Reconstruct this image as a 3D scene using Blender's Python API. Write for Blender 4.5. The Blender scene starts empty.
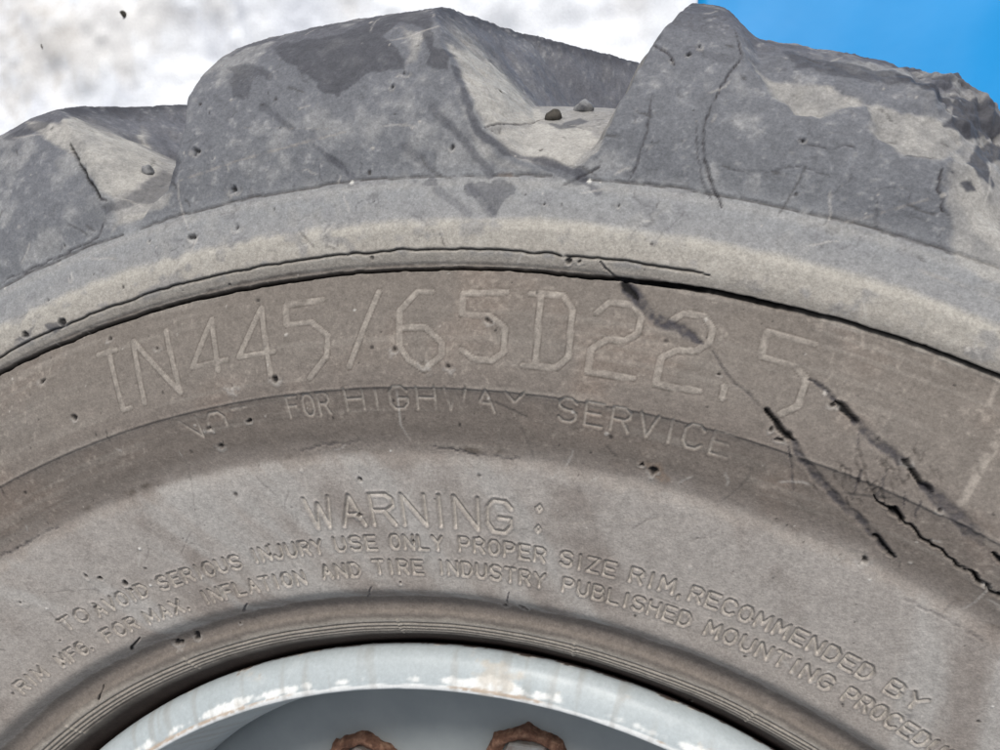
import bpy, math
import numpy as np

# ------------------------------------------------------------------ camera, light, exposure
scene = bpy.context.scene
C = scene.collection
ZOFF = 0.4168                      # height of the wheel's reference plane above the snow


def setup_view():
    cam = bpy.data.cameras.new('camera')
    co = bpy.data.objects.new('camera', cam)
    C.objects.link(co)
    from mathutils import Matrix, Vector
    pitch, yaw = 0.0243, -0.21987
    fw = Vector((math.sin(yaw) * math.cos(pitch), -math.sin(pitch), -math.cos(yaw) * math.cos(pitch)))
    rt = Vector((math.cos(yaw), 0.0, math.sin(yaw)))
    up = rt.cross(fw)
    m = Matrix((rt, up, -fw)).transposed().to_4x4()
    m.translation = Vector((0.0953, 0.44993, 0.3217 + ZOFF))
    co.matrix_world = m
    cam.sensor_width = 36.0
    cam.lens = 745.5 / 1000 * 36.0
    cam.clip_start = 0.01
    cam.clip_end = 100.0
    cam.dof.use_dof = True
    cam.dof.focus_distance = 0.31
    cam.dof.aperture_fstop = 24.0
    scene.camera = co

    w = bpy.data.worlds.new('World')
    scene.world = w
    w.use_nodes = True
    nt = w.node_tree
    nt.nodes.clear()
    out = nt.nodes.new('ShaderNodeOutputWorld')
    bg = nt.nodes.new('ShaderNodeBackground')
    sky = nt.nodes.new('ShaderNodeTexSky')
    sky.sky_type = 'NISHITA'
    sky.sun_disc = False
    sky.sun_elevation = math.radians(SUN_ELEV)
    sky.sun_rotation = math.radians(SUN_ROT)
    sky.air_density = 1.0
    sky.dust_density = 3.0
    sky.ozone_density = 1.0
    bg.inputs['Strength'].default_value = 0.085
    hs = nt.nodes.new('ShaderNodeHueSaturation')          # overcast: a paler sky
    hs.inputs['Saturation'].default_value = 0.35
    nt.links.new(sky.outputs[0], hs.inputs['Color'])
    nt.links.new(hs.outputs[0], bg.inputs[0])
    nt.links.new(bg.outputs[0], out.inputs[0])

    sun = bpy.data.lights.new('sun', 'SUN')
    sun.energy = 1.5
    sun.angle = math.radians(11)
    sun.color = (1.0, 0.965, 0.92)
    so = bpy.data.objects.new('sun', sun)
    C.objects.link(so)
    e, a = math.radians(SUN_ELEV), math.radians(SUN_ROT)
    d = Vector((math.sin(a) * math.cos(e), math.cos(a) * math.cos(e), math.sin(e)))
    so.rotation_euler = d.to_track_quat('Z', 'Y').to_euler()
    so.location = d * 5

    vs = scene.view_settings
    vs.view_transform = 'Standard'
    vs.look = 'None'
    vs.gamma = 1.0
    vs.use_curve_mapping = False
    vs.exposure = EXPOSURE


SUN_ELEV, SUN_ROT, EXPOSURE = 51.0, 4.0, 0.64
setup_view()
# ------------------------------------------------------------------ numeric helpers
#GEOM-BEGIN
RNG = np.random.default_rng(11)
_P = RNG.permutation(256).astype(np.int64)
_P = np.r_[_P, _P, _P]
_V = RNG.random(1024) * 2 - 1


def vnoise(x, y, z, seed=0):
    """value noise in [-1,1]"""
    x = x + seed * 17.31
    y = y + seed * 5.77
    xi, yi, zi = np.floor(x).astype(np.int64), np.floor(y).astype(np.int64), np.floor(z).astype(np.int64)
    fx, fy, fz = (x - xi).astype(np.float32), (y - yi).astype(np.float32), (z - zi).astype(np.float32)
    fx = fx * fx * (3 - 2 * fx); fy = fy * fy * (3 - 2 * fy); fz = fz * fz * (3 - 2 * fz)
    xi &= 255; yi &= 255; zi &= 255

    def g(a, b, c):
        return _V[_P[_P[_P[xi + a] + yi + b] + zi + c]]
    l = lambda a, b, t: a + (b - a) * t
    return l(l(l(g(0, 0, 0), g(1, 0, 0), fx), l(g(0, 1, 0), g(1, 1, 0), fx), fy),
             l(l(g(0, 0, 1), g(1, 0, 1), fx), l(g(0, 1, 1), g(1, 1, 1), fx), fy), fz)


def fbm(p, freq, octs=3, seed=0, gain=0.5):
    """p = (x,y,z) arrays in metres"""
    s, a, n = 0.0, 1.0, 0.0
    for i in range(octs):
        s = s + a * vnoise(p[0] * freq, p[1] * freq, p[2] * freq, seed + i * 3 + 1)
        n += a
        a *= gain
        freq *= 2.03
    return s / n


def sstep(a, b, x):
    t = np.clip((x - a) / (b - a), 0, 1)
    return t * t * (3 - 2 * t)


def pchip(x, y, xi):
    x = np.asarray(x, float); y = np.asarray(y, float)
    h = np.diff(x); d = np.diff(y) / h
    m = np.zeros_like(y)
    for i in range(1, len(x) - 1):
        if d[i - 1] * d[i] > 0:
            w1 = 2 * h[i] + h[i - 1]; w2 = h[i] + 2 * h[i - 1]
            m[i] = (w1 + w2) / (w1 / d[i - 1] + w2 / d[i])
    m[0] = d[0]; m[-1] = d[-1]
    k = np.clip(np.searchsorted(x, xi) - 1, 0, len(x) - 2)
    t = (xi - x[k]) / h[k]
    return ((2 * t**3 - 3 * t**2 + 1) * y[k] + (t**3 - 2 * t**2 + t) * h[k] * m[k]
            + (-2 * t**3 + 3 * t**2) * y[k + 1] + (t**3 - t**2) * h[k] * m[k + 1])


def lin(c):
    c = np.asarray(c, float) / 255.0
    return np.where(c <= 0.04045, c / 12.92, ((c + 0.055) / 1.055) ** 2.4)


# ------------------------------------------------------------------ tyre: section through the outer faces of the lugs
SEC = np.array([(.3080, -.032), (.3145, -.0195), (.3200, -.0110), (.3222, -.0060), (.3250, -.0022), (.3285, .0006), (.3325, .0030), (.3344, .0036),
                (.3362, .0028), (.339, .0030), (.3440, .0072), (.3474, .0134), (.3482, .0144), (.3495, .0155), (.356, .0180), (.370, .0230), (.388, .0292), (.402, .0338),
                (.4070, .0352), (.4112, .0357), (.4150, .0371), (.4225, .0402), (.430, .0425), (.4378, .0452), (.4386, .0458), (.447, .0466),
                (.465, .0460), (.4835, .0437), (.4855, .0434), (.4872, .0446), (.493, .0464), (.4990, .0464), (.504, .0450),
                (.512, .0434), (.5208, .0411), (.540, .0395), (.560, .0355), (.580, .0280), (.5945, .0165), (.604, .003),
                (.6115, -.018), (.6185, -.06), (.622, -.12), (.6235, -.185)])
_sk = np.r_[0, np.cumsum(np.hypot(*np.diff(SEC, axis=0).T))] * 1000
S0 = _sk[3]                                    # bead edge; s is measured from here, in mm
_sk = _sk - S0
SC = _sk[-1]                                   # crown centre


def s_of_r(r):
    i = 3
    return np.interp(r, SEC[i:, 0] * 1000, _sk[i:])


S_A, S_H = s_of_r(485.5), s_of_r(520.8)        # step ring and crease ring
# rows
seg = [(_sk[0], 0, 3.0), (0, s_of_r(349), .55), (s_of_r(349), s_of_r(396), .42), (s_of_r(396), s_of_r(426), .75),
       (s_of_r(426), s_of_r(442), .5), (s_of_r(442), s_of_r(482), .62), (s_of_r(482), s_of_r(496), .40),
       (s_of_r(496), s_of_r(524), .70), (s_of_r(524), s_of_r(606), .66), (s_of_r(606), s_of_r(613), 1.6), (s_of_r(613), s_of_r(621.5), 1.7), (s_of_r(621.5), SC, 5.0)]
rows = [np.linspace(a, b, max(2, int(round((b - a) / d))), endpoint=False) for a, b, d in seg]
front_s = np.concatenate(rows)
FR = len(front_s)
back_s = SC + np.r_[np.arange(0, SC - s_of_r(600), 6.0), np.linspace(SC - s_of_r(600), SC - _sk[0], 50)]
ROW_S = np.r_[front_s, back_s]
IS_BACK = np.arange(len(ROW_S)) >= FR
SM = np.where(IS_BACK, 2 * SC - ROW_S, ROW_S)           # mirrored s
r_b = pchip(_sk, SEC[:, 0], SM)
h_b = pchip(_sk, SEC[:, 1], SM)
h_b = np.where(IS_BACK, -.37 - h_b, h_b)
# columns: fine where the section with the lettering is, coarse round the rest
th_f = np.arange(-44.5, 35.5, 0.066)
th_c = np.arange(35.5, 315.5 - .01, 1.0)
COL_T = np.radians(np.r_[th_f, th_c])
NR, NC = len(ROW_S), len(COL_T)
TD = np.degrees((COL_T + math.pi) % (2 * math.pi) - math.pi)    # signed degrees
# section normals
dr, dh = np.gradient(r_b), np.gradient(h_b)
ln = np.hypot(dr, dh)
n_r, n_h = -dh / ln, dr / ln
n_r, n_h = np.where(n_h * 0 + (n_r * 0 + 1) > 0, n_r, n_r), n_h
sgn = 1.0
# outward = away from section centre (r .45, h -.185)
flip = np.where((r_b - .45) * n_r + (h_b + .185) * n_h < 0, -1.0, 1.0)
flip[(SM < 40)] = np.where(IS_BACK[SM < 40], flip[SM < 40], flip[np.searchsorted(SM[:FR], 60)])
n_r *= flip; n_h *= flip
SG = SM[:, None] + np.zeros(NC)[None]
TG = TD[None] + np.zeros(NR)[:, None]

# ------------------------------------------------------------------ grooves between the lugs
PITCH = 18.0
GL = np.array([(225, 5.6), (234, 3.6), (244, 2.35), (259, 1.67), (273, 1.0), (298, .2), (321, -.3), (343, -.2), (385, 1.6), (410, 4.0), (445, 8.0), (511, 15.0)])
GR = np.array([(223, 6.4), (230, 7.1), (236, 7.6), (248, 8.15), (264, 8.7), (278, 8.95), (290, 9.2), (321, 10.0), (343, 11.2), (385, 14.2), (445, 20.5), (511, 27.5)])
GL0 = np.array([(225, 3.0), (237, 2.5), (248, 2.5), (263, 1.8), (286, .6), (298, -.1), (321, -1.0), (343, -.6), (385, 1.8), (410, 4.0), (445, 8.0), (511, 15.0)])
GR0 = np.array([(225, 4.0), (233, 4.9), (237, 5.75), (247, 6.28), (262, 6.75), (277, 6.95), (290, 7.4), (321, 9.0), (343, 10.6), (385, 14.0), (445, 20.5), (511, 27.5)])
# section s used above had its origin 24.1-? mm before S_H = 224.6; shift
S_SH = S_H - 224.6
FLOOR = np.array([(224, .5200, .0412), (236, .5295, .0370), (250, .5395, .0262), (264, .5485, .0138), (286, .5600, -.0050), (304, .5665, -.0200),
                  (321, .5710, -.0350), (343, .5750, -.0520), (385, .5790, -.0850), (445, .5820, -.1300), (511, .5830, -.1850)])
sm_ = SM - S_SH
fr = np.interp(sm_, FLOOR[:, 0], FLOOR[:, 1])
fh = np.interp(sm_, FLOOR[:, 0], FLOOR[:, 2])
fh = np.where(IS_BACK, -.37 - fh, fh)
pre = sm_ < 224
fr[pre] = r_b[pre]; fh[pre] = h_b[pre]


def groove_mask():
    """m: 0 on a lug, 1 on the groove floor; lug index"""
    x0 = r_b[:, None] * np.sin(COL_T)[None]; y0 = r_b[:, None] * np.cos(COL_T)[None]; z0 = h_b[:, None] + 0 * x0
    wob = fbm((x0, y0, z0), 38, 3, 2) * 0.40 + fbm((x0, y0, z0), 200, 2, 5) * 0.14
    m = np.zeros((NR, NC)); li = np.zeros((NR, NC), int)
    sel = np.where(sm_ > 222)[0]
    for k in range(-12, 13):
        a, b = (GL0, GR0) if k == -1 else (GL, GR)
        tl = np.interp(sm_[sel], a[:, 0], a[:, 1]) + k * PITCH
        tr = np.interp(sm_[sel], b[:, 0], b[:, 1]) + k * PITCH
        if k == 1:                                   # torn upper corner of the worn lug
            tl = tl + .5 * sstep(245, 258, sm_[sel]) + 2.0 * sstep(285, 330, sm_[sel])
        rot = (TD[None] - (tl + tr)[:, None] / 2 + 180) % 360 - 180
        tt = rot + (tl + tr)[:, None] / 2 + wob[sel]
        wl = np.interp(sm_[sel], [224, 240, 270, 330, 400], [.5, 1.6, 3.0, 3.8, 4.0])[:, None]
        if k == 1:
            wl = wl * 1.7
        wr = np.interp(sm_[sel], [224, 240, 270, 330], [.3, .7, 1.1, 2.0])[:, None]
        mm = np.minimum((tt - tl[:, None]) / wl, (tr[:, None] - tt) / wr)
        g = np.clip(mm, 0, 1)
        m[sel] = np.maximum(m[sel], g)
        li[sel] = np.where(rot > 0, np.where(rot < PITCH * 0.75, k + 1, li[sel]), li[sel])
    return m, li


M_RAW, LUG_I = groove_mask()
M = M_RAW * M_RAW * (3 - 2 * M_RAW) * 0.2 + M_RAW * 0.8
BX = r_b[:, None] * np.sin(COL_T)[None]         # position on the uncut section, plan view
BY = r_b[:, None] * np.cos(COL_T)[None]
RR = r_b[:, None] * (1 - M) + fr[:, None] * M
HH = h_b[:, None] * (1 - M) + fh[:, None] * M
PX, PY, PZ = RR * np.sin(COL_T)[None], RR * np.cos(COL_T)[None], HH
#GEOM-END
# marks on the rubber, in millimetres from the axle (plan view of the wheel)
CRAZE = (165.9, 407.4)
TORN = [(122.4,579.5),(124.9,559.3),(132.8,544.4),(140.3,537.3),(148.5,535.8),(157.7,539.7),(164.1,538.5),(167.0,526.2),(175.6,520.0),(186.2,517.7),(260.0,520.0),(270.0,590.0),(200.0,640.0),(120.0,640.0)]
BIG = [
    ('T',[[(-144.5,450.8),(-135.5,453.0)],[(-139.1,451.9),(-131.0,427.3),(-127.5,428.3)]]),
    ('N',[[(-120.6,430.3),(-126.9,456.7),(-103.2,434.8),(-111.0,460.9)]]),
    ('4',[[(-85.6,444.3),(-89.2,465.6),(-97.6,445.6),(-81.7,448.8)]]),
    ('4',[[(-61.7,442.6),(-66.6,470.0),(-76.0,449.8),(-60.4,452.2)]]),
    ('5',[[(-39.5,473.0),(-55.7,470.8),(-54.8,462.8),(-44.1,464.0),(-36.6,458.4),(-37.0,450.3),(-44.5,441.5)]]),
    ('/',[[(-15.5,475.6),(-27.4,446.1)]]),
    ('6',[[(6.4,475.2),(0.4,475.3),(-6.6,467.9),(-6.4,454.3),(-2.7,448.8),(3.5,445.0),(10.8,450.5),(10.9,455.4),(3.6,461.7),(-5.4,461.1)]]),
    ('5',[[(36.0,474.5),(19.0,474.3),(18.7,466.3),(29.4,465.7),(35.5,461.0),(35.3,451.7),(30.4,448.4),(23.2,449.4),(18.7,452.7)]]),
    ('D',[[(49.1,473.3),(47.4,446.9)],[(45.3,473.7),(57.4,473.0),(61.1,467.6),(59.8,449.8),(55.1,446.0),(42.7,446.7)]]),
    ('2',[[(70.2,466.3),(74.7,470.0),(83.4,469.1),(86.4,464.2),(84.8,458.3),(80.5,455.9),(74.1,456.4),(68.2,452.9),(66.9,444.4),(83.4,442.2)]]),
    ('2',[[(96.7,462.8),(101.2,465.6),(108.3,464.7),(111.5,459.5),(109.9,454.8),(105.4,452.1),(98.8,452.3),(93.4,449.7),(91.4,440.0),(100.1,438.7),(106.8,437.8)]]),
    ('.',[[(115.3,439.5),(114.7,435.1)]]),
    ('5',[[(145.4,454.4),(130.1,459.0),(127.6,450.2),(139.0,446.8),(142.6,442.4),(140.1,432.8),(134.3,430.1)]]),
]
CRACK = [
    ([(79.2,477.4),(85.4,470.7),(90.8,464.0),(99.9,459.6),(107.6,454.7)],4.73,3.01,0.5,0.8,0.7),
    ([(79.3,477.8),(82.1,474.3),(84.8,470.8)],2.15,1.29,1.2,1,0.6),
    ([(128.7,431.2),(132.4,427.5),(138.4,420.9)],1.46,1.72,2.2,1,0.7),
    ([(110.9,452.1),(115.5,444.5),(122.4,437.5),(128.7,431.2)],0.52,0.65,0.5,0.5,0.6),
    ([(138.4,420.9),(140.5,415.9),(148.2,406.0),(156.9,397.1),(166.7,387.4),(173.5,379.0)],2.36,2.15,0.8,0.7,0.7),
    ([(166.7,387.4),(169.8,383.7),(173.5,379.0)],1.07,0.86,1.2,1,0.7),
    ([(143.7,442.1),(149.2,438.3),(152.2,434.0)],0.65,1.29,0.8,0.8,0.6),
    ([(152.2,434.0),(157.0,430.3),(159.6,428.0)],2.15,1.72,1.8,1,0.6),
    ([(157.0,430.3),(162.4,423.7),(171.7,416.0),(173.6,413.8)],2.58,3.44,0.6,0.7,0.7),
    ([(173.6,413.8),(176.0,412.8),(179.4,407.9),(182.6,403.7)],1.07,1.29,1.8,1,0.7),
    ([(179.7,407.2),(182.6,403.7),(190.9,396.3),(198.3,387.3)],3.44,5.59,0.5,0.65,0.8),
    ([(165.0,402.6),(168.5,399.1),(171.7,396.6),(174.1,394.5),(179.2,390.1),(184.1,386.8),(190.7,380.1),(196.5,376.3),(202.0,371.0),(206.2,368.7),(212.2,364.4)],0.47,0.6,1.5,1,1.1),
    ([(170.1,397.8),(175.3,393.5)],1.72,1.72,1.5,1,0.8),
    ([(196.1,376.6),(201.9,371.9)],1.12,1.29,1.6,1,0.9),
    ([(201.6,383.9),(204.5,381.9),(210.8,376.8)],1.07,1.72,1.5,1,0.8),
    ([(136.9,418.0),(138.6,410.4),(139.3,401.8)],0.43,0.34,0.4,0.6,0.5),
    ([(160.3,411.2),(159.5,406.3),(158.2,400.1)],0.43,0.43,0.4,0.6,0.7),
    ([(168.1,411.4),(167.5,405.8),(165.8,401.7)],0.43,0.43,0.4,0.6,0.7),
    ([(174.5,404.3),(174.3,397.6)],0.43,0.34,0.4,0.6,0.7),
    ([(179.1,400.8),(178.5,394.7)],0.43,0.34,0.4,0.6,0.7),
    ([(160.1,426.5),(159.2,419.6)],0.34,0.34,0.3,0.5,0.7),
    ([(119.9,573.8),(121.8,560.6),(114.2,549.9),(108.9,536.6),(107.7,524.9),(109.3,517.1),(114.3,503.7)],0.39,0.77,0.9,0.75,0.5),
    ([(105.6,536.6),(105.3,525.4),(107.4,514.2),(110.7,506.5)],0.34,0.52,0.4,0.5,0.5),
    ([(89.5,547.4),(88.0,533.9),(85.1,524.3),(81.9,515.4)],0.69,0.52,0.6,0.6,0.4),
    ([(186.9,514.0),(185.6,506.8),(186.8,499.4),(188.9,497.9)],0.77,0.43,1.0,0.8,0.5),
    ([(175.4,519.4),(186.4,518.3)],0.43,0.43,0.6,0.8,0.5),
    ([(140.7,526.5),(147.2,524.0),(154.8,523.2),(159.2,522.5)],0.43,0.34,0.4,0.7,0.9),
    ([(113.7,517.5),(127.1,515.8),(140.8,517.0),(150.7,513.5)],0.34,0.3,0.3,0.5,0.7),
    ([(90.3,568.3),(96.6,562.3),(98.0,558.9)],0.43,0.69,0.8,0.8,0.5),
    ([(26.0,539.8),(35.4,550.3),(45.5,564.9)],0.52,0.86,0.8,0.8,0.6),
    ([(36.2,583.4),(50.4,616.5)],0.43,0.43,0.5,0.8,0.6),
    ([(70.5,521.2),(65.2,517.8),(56.3,514.1)],0.6,0.52,0.7,0.8,0.4),
    ([(-169.7,546.7),(-161.0,536.1),(-153.8,527.6),(-147.6,519.8)],0.77,0.86,1.1,0.85,0.7),
    ([(-147.5,519.2),(-144.0,518.2)],0.86,0.86,0.8,0.8,0.4),
    ([(-199.9,483.6),(-178.1,490.6),(-152.6,499.8),(-146.6,503.0),(-144.0,509.3)],0.52,0.6,0.6,0.7,0.7),
    ([(-183.8,276.5),(-180.1,285.1)],0.69,0.34,0.6,0.9,0.3),
    ([(-157.8,307.8),(-148.7,316.5)],0.6,0.34,0.6,0.9,0.3),
    ([(-98.7,330.2),(-91.6,337.1)],0.43,0.34,0.4,0.8,0.3),
    ([(-36.8,340.9),(-30.7,349.0)],0.43,0.34,0.4,0.7,0.3),
    ([(28.9,344.4),(31.1,350.9)],0.43,0.34,0.4,0.7,0.3),
    ([(-206.6,357.2),(-196.8,361.1),(-185.8,367.7),(-174.9,372.2)],0.69,0.43,0.5,0.5,0.9),
    ([(-54.2,409.8),(-43.6,413.2),(-37.4,413.8),(-26.0,415.4),(-23.5,414.1)],0.43,0.43,0.4,0.4,0.9),
    ([(3.7,414.1),(11.3,413.2),(23.1,411.3),(39.7,410.0)],0.39,0.39,0.5,0.6,0.9),
    ([(178.0,364.1),(191.2,358.2),(203.5,352.2)],0.43,0.43,0.4,0.4,0.8),
    ([(71.3,484.9),(76.2,479.9),(85.4,477.2)],0.52,0.52,0.8,0.8,0.8),
]
SCUFF = [
    ([(191.5,401.0),(197.1,412.8),(204.2,425.1)],3.01,0.5),
    ([(200.1,434.4),(202.7,439.9)],1.72,0.4),
    ([(46.2,381.3),(70.5,386.0),(100.6,388.9),(115.0,387.1)],0.69,0.35),
    ([(70.9,482.0),(85.3,480.0)],1.29,0.4),
    ([(-107.4,524.9),(-79.2,531.9),(-51.7,537.3),(-32.0,540.8)],0.95,0.35),
    ([(-78.0,545.9),(-32.0,542.1)],0.43,0.25),
    ([(182.5,503.8),(166.8,499.5),(153.6,495.9)],0.86,0.25),
    ([(203.1,469.0),(191.1,474.0),(178.7,479.5)],1.29,0.2),
    ([(-116.5,473.8),(-106.3,452.5)],1.29,0.12),
]
STAIN = [
    ([(-86.1,592.5),(-73.4,585.2),(-59.8,573.0),(-48.6,566.6),(-43.4,558.7),(-36.8,557.3),(-24.9,565.6),(-17.1,566.5),(-8.6,566.1),(-8.1,571.7),(-14.8,578.2),(-20.4,584.2),(-15.8,591.6),(-2.9,584.5),(-0.8,571.8),(-2.1,566.1),(10.9,562.8),(11.1,573.5),(3.8,576.1),(-2.9,595.0),(-15.5,604.1),(-43.7,589.7),(-75.5,586.0)],0.75,2.5),
    ([(-94.0,576.9),(-84.3,580.1),(-71.7,572.2),(-69.1,567.6),(-78.8,570.0),(-77.2,558.3),(-86.1,560.8),(-90.4,567.1)],0.6,3),
    ([(-8.5,518.4),(12.4,519.7),(39.3,518.3),(38.1,509.6),(31.9,505.2),(25.2,510.4),(9.9,514.3)],0.55,6),
    ([(197.6,519.0),(205.0,531.1),(224.1,546.7),(231.3,546.2),(216.8,530.5),(206.5,522.4),(209.5,514.3),(207.1,511.8),(200.2,515.2)],0.85,1.2),
    ([(187.6,515.8),(191.5,513.7),(192.0,511.4),(189.3,513.1)],0.8,1),
    ([(193.5,510.1),(197.6,512.1),(199.9,509.1),(196.0,507.8)],0.9,1),
    ([(46.4,559.8),(53.2,556.0),(60.7,566.0),(64.0,560.6),(59.3,552.8),(53.3,550.8)],0.7,1),
    ([(40.4,617.4),(58.4,618.0),(66.2,617.0),(61.8,616.4),(43.1,614.7),(36.7,614.0)],0.25,3),
    ([(-199.3,557.2),(-216.6,550.7),(-203.4,548.6),(-188.0,555.8),(-188.4,561.0)],0.7,1.5),
    ([(-144.4,510.5),(-148.5,516.2),(-141.0,519.0),(-135.3,529.2),(-138.3,549.0),(-107.9,533.5),(-109.6,523.2),(-115.8,519.8),(-132.4,520.6),(-138.8,513.4)],0.55,1.5),
    ([(-182.0,588.8),(-109.1,562.6),(-107.8,542.8),(-171.9,582.2),(-179.5,583.2),(-178.7,587.6)],0.35,2),
    ([(139.2,570.5),(177.8,562.4),(186.6,554.5),(175.4,550.6),(159.2,554.3),(142.3,560.6)],0.7,2.5),
    ([(177.0,559.9),(190.3,555.0),(200.5,551.4),(195.8,542.4),(185.2,546.1),(177.5,552.9)],0.9,2),
    ([(200.4,553.1),(223.4,559.5),(227.1,550.4),(203.0,533.2),(191.0,532.9),(198.5,543.9)],0.9,2),
    ([(179.4,316.5),(182.3,319.0),(186.8,318.2),(184.4,315.0)],0.45,2),
    ([(-170.1,463.8),(-162.6,466.5),(-159.1,463.1),(-165.9,460.4)],0.7,1.2),
    ([(-185.9,457.3),(-175.5,463.5),(-178.1,459.1)],0.6,1),
]
STREAK = [
    ([(-70.8,554.6),(-55.4,543.4)],2.58,0.5),
    ([(-45.3,535.9),(-27.9,522.5)],1.94,0.5),
    ([(4.3,548.2),(15.9,536.2),(28.7,520.4)],3.01,0.55),
    ([(-6.9,533.1),(5.3,523.2)],3.87,0.4),
    ([(12.9,565.3),(18.2,550.5),(24.0,536.6),(35.2,528.7),(48.0,527.7),(61.8,519.6),(69.8,511.1)],3.01,0.65),
    ([(47.9,526.4),(63.3,517.3)],6.88,0.55),
    ([(-38.1,531.2),(-28.4,521.1)],1.29,0.4),
    ([(7.6,515.1),(21.4,504.4)],2.58,0.4),
    ([(20.7,516.0),(30.1,504.7)],3.44,0.45),
    ([(103.1,564.9),(117.6,559.6)],3.44,0.3),
]
DUST = [
    ([(-204.4,559.2),(-182.0,558.9),(-184.3,568.4),(-170.3,564.7),(-183.4,583.6),(-179.6,583.6),(-163.9,569.6),(-151.7,566.2),(-138.0,545.1),(-136.9,528.1),(-141.3,520.2),(-147.4,521.3),(-168.2,541.9)],0.9,1.5),
    ([(124.7,561.2),(133.8,554.0),(138.6,554.1),(153.5,548.9),(166.1,540.6),(180.9,537.8),(197.1,530.7),(199.5,527.8),(188.0,517.0),(175.6,520.0),(166.4,526.4),(164.1,538.5),(157.7,539.7),(149.1,535.6),(140.3,537.3),(132.7,543.8)],0.75,2.5),
    ([(188.2,515.6),(195.7,523.1),(203.0,508.5),(214.9,510.7),(206.6,472.6),(190.0,482.4)],0.6,3),
    ([(5.2,580.1),(9.9,580.6),(21.8,595.9),(41.4,580.3),(46.0,563.0),(36.8,552.2),(26.6,539.7),(21.4,549.1),(14.2,565.9)],0.9,2),
    ([(27.1,537.1),(44.2,557.4),(63.2,553.0),(69.8,539.2),(60.9,522.4),(49.3,528.2),(36.0,531.3)],0.8,2),
    ([(-137.9,512.3),(-115.8,519.8),(-109.8,521.1),(-112.1,514.5),(-132.6,508.9),(-143.4,500.4)],0.6,3),
    ([(-15.1,589.6),(-2.2,581.8),(-2.8,569.3),(-8.7,568.0),(-8.1,577.2)],0.5,2),
    ([(13.3,555.2),(22.2,538.0),(32.1,527.6),(44.3,520.7),(40.1,520.4),(30.5,521.7),(20.2,534.1)],0.35,2),
]
BROWN = [
    ([(31.7,520.2),(36.6,522.0),(39.4,519.0),(36.3,517.2)],0.6,2),
    ([(84.5,411.7),(93.0,409.9),(96.2,404.2),(89.3,404.3)],0.5,2),
]
NICK = [
    (-172.8,439.4,1.94),
    (-155.4,423.6,1.29),
    (-139.1,457.6,1.72),
    (-114.8,453.6,1.5),
    (-79.2,437.9,2.15),
    (-58.9,441.1,1.72),
    (-8.5,453.0,1.94),
    (3.5,448.1,2.58),
    (13.8,446.1,1.72),
    (28.8,463.9,1.29),
    (-92.5,419.7,1.94),
    (-89.3,412.1,1.72),
    (-74.0,423.4,1.29),
    (-180.6,459.4,2.15),
    (-161.5,464.8,1.72),
    (-100.4,537.6,1.94),
    (-81.0,519.7,2.15),
    (-98.7,500.0,2.15),
    (-77.8,503.0,1.94),
    (-137.0,311.0,3.01),
    (-126.0,315.1,1.94),
    (-202.2,333.5,1.94),
    (-189.0,339.3,0.69),
    (-167.1,348.4,1.29),
    (-160.2,347.3,1.07),
    (-148.7,345.0,1.72),
    (-147.0,342.3,1.29),
    (-31.0,382.8,1.5),
    (-28.7,399.2,1.29),
    (-8.7,371.3,1.29),
    (-17.1,351.9,1.29),
    (27.2,342.2,1.94),
    (35.2,343.1,1.72),
    (15.5,593.0,0.86),
    (28.0,568.0,1.29),
    (-8.6,564.2,1.72),
    (-13.0,559.0,1.29),
    (13.3,531.7,1.29),
    (50.3,507.2,0.86),
    (91.0,407.5,1.72),
    (86.0,409.3,1.29),
    (142.1,526.8,0.86),
    (185.2,398.5,0.86),
    (151.5,433.6,1.5),
    (174.1,415.0,1.72),
    (131.0,424.6,1.29),
    (134.1,421.0,1.72),
    (-167.4,334.1,1.29),
    (-188.2,313.7,1.07),
    (-190.6,300.1,1.29),
    (-103.4,322.7,0.86),
    (195.6,541.8,1.72),
    (113.7,443.7,0.86),
    (-139.9,542.0,2.15),
    (106.8,566.7,1.29),
    (96.4,561.1,1.29),
    (102.8,563.1,0.86),
    (78.0,505.8,0.86),
    (47.3,533.7,0.86),
    (-165.1,499.3,0.86),
    (-190.2,509.3,1.29),
    (-159.5,484.1,1.5),
    (-169.8,474.7,0.86),
    (-119.8,499.6,0.86),
    (156.3,378.8,1.07),
    (164.6,377.7,1.72),
    (106.2,296.4,0.65),
    (60.0,485.3,1.29),
    (63.9,485.1,1.29),
]
SPECK = [
    (-28.3,519.8,1.29),
    (66.7,515.5,1.29),
    (28.8,571.7,1.29),
    (-190.3,330.8,0.86),
    (-181.5,332.1,0.86),
    (-136.8,344.4,0.86),
    (208.6,326.3,0.86),
    (-25.5,468.4,0.86),
    (-14.3,411.7,0.86),
    (-137.4,362.9,1.07),
    (166.5,370.3,0.65),
]

# ------------------------------------------------------------------ relief and colour of the rubber
DISP = np.zeros((NR, NC))          # mm along the section normal
LET = np.zeros((NR, NC), np.int32)
POS = (PX, PY, PZ)
BXm, BYm = BX * 1000, BY * 1000
FROWS = np.arange(FR)
R_MM = r_b[:FR] * 1000


def window(pts, pad):
    p = np.asarray(pts, float)
    rr = np.hypot(p[:, 0], p[:, 1]); tt = np.degrees(np.arctan2(p[:, 0], p[:, 1]))
    dt = math.degrees(pad / 400.0)
    i = np.where((R_MM >= rr.min() - pad) & (R_MM <= rr.max() + pad))[0]
    j = np.where((TD >= tt.min() - dt) & (TD <= tt.max() + dt))[0]
    if len(i) == 0 or len(j) == 0:
        return None
    return slice(i.min(), i.max() + 1), slice(j.min(), j.max() + 1)


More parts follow.
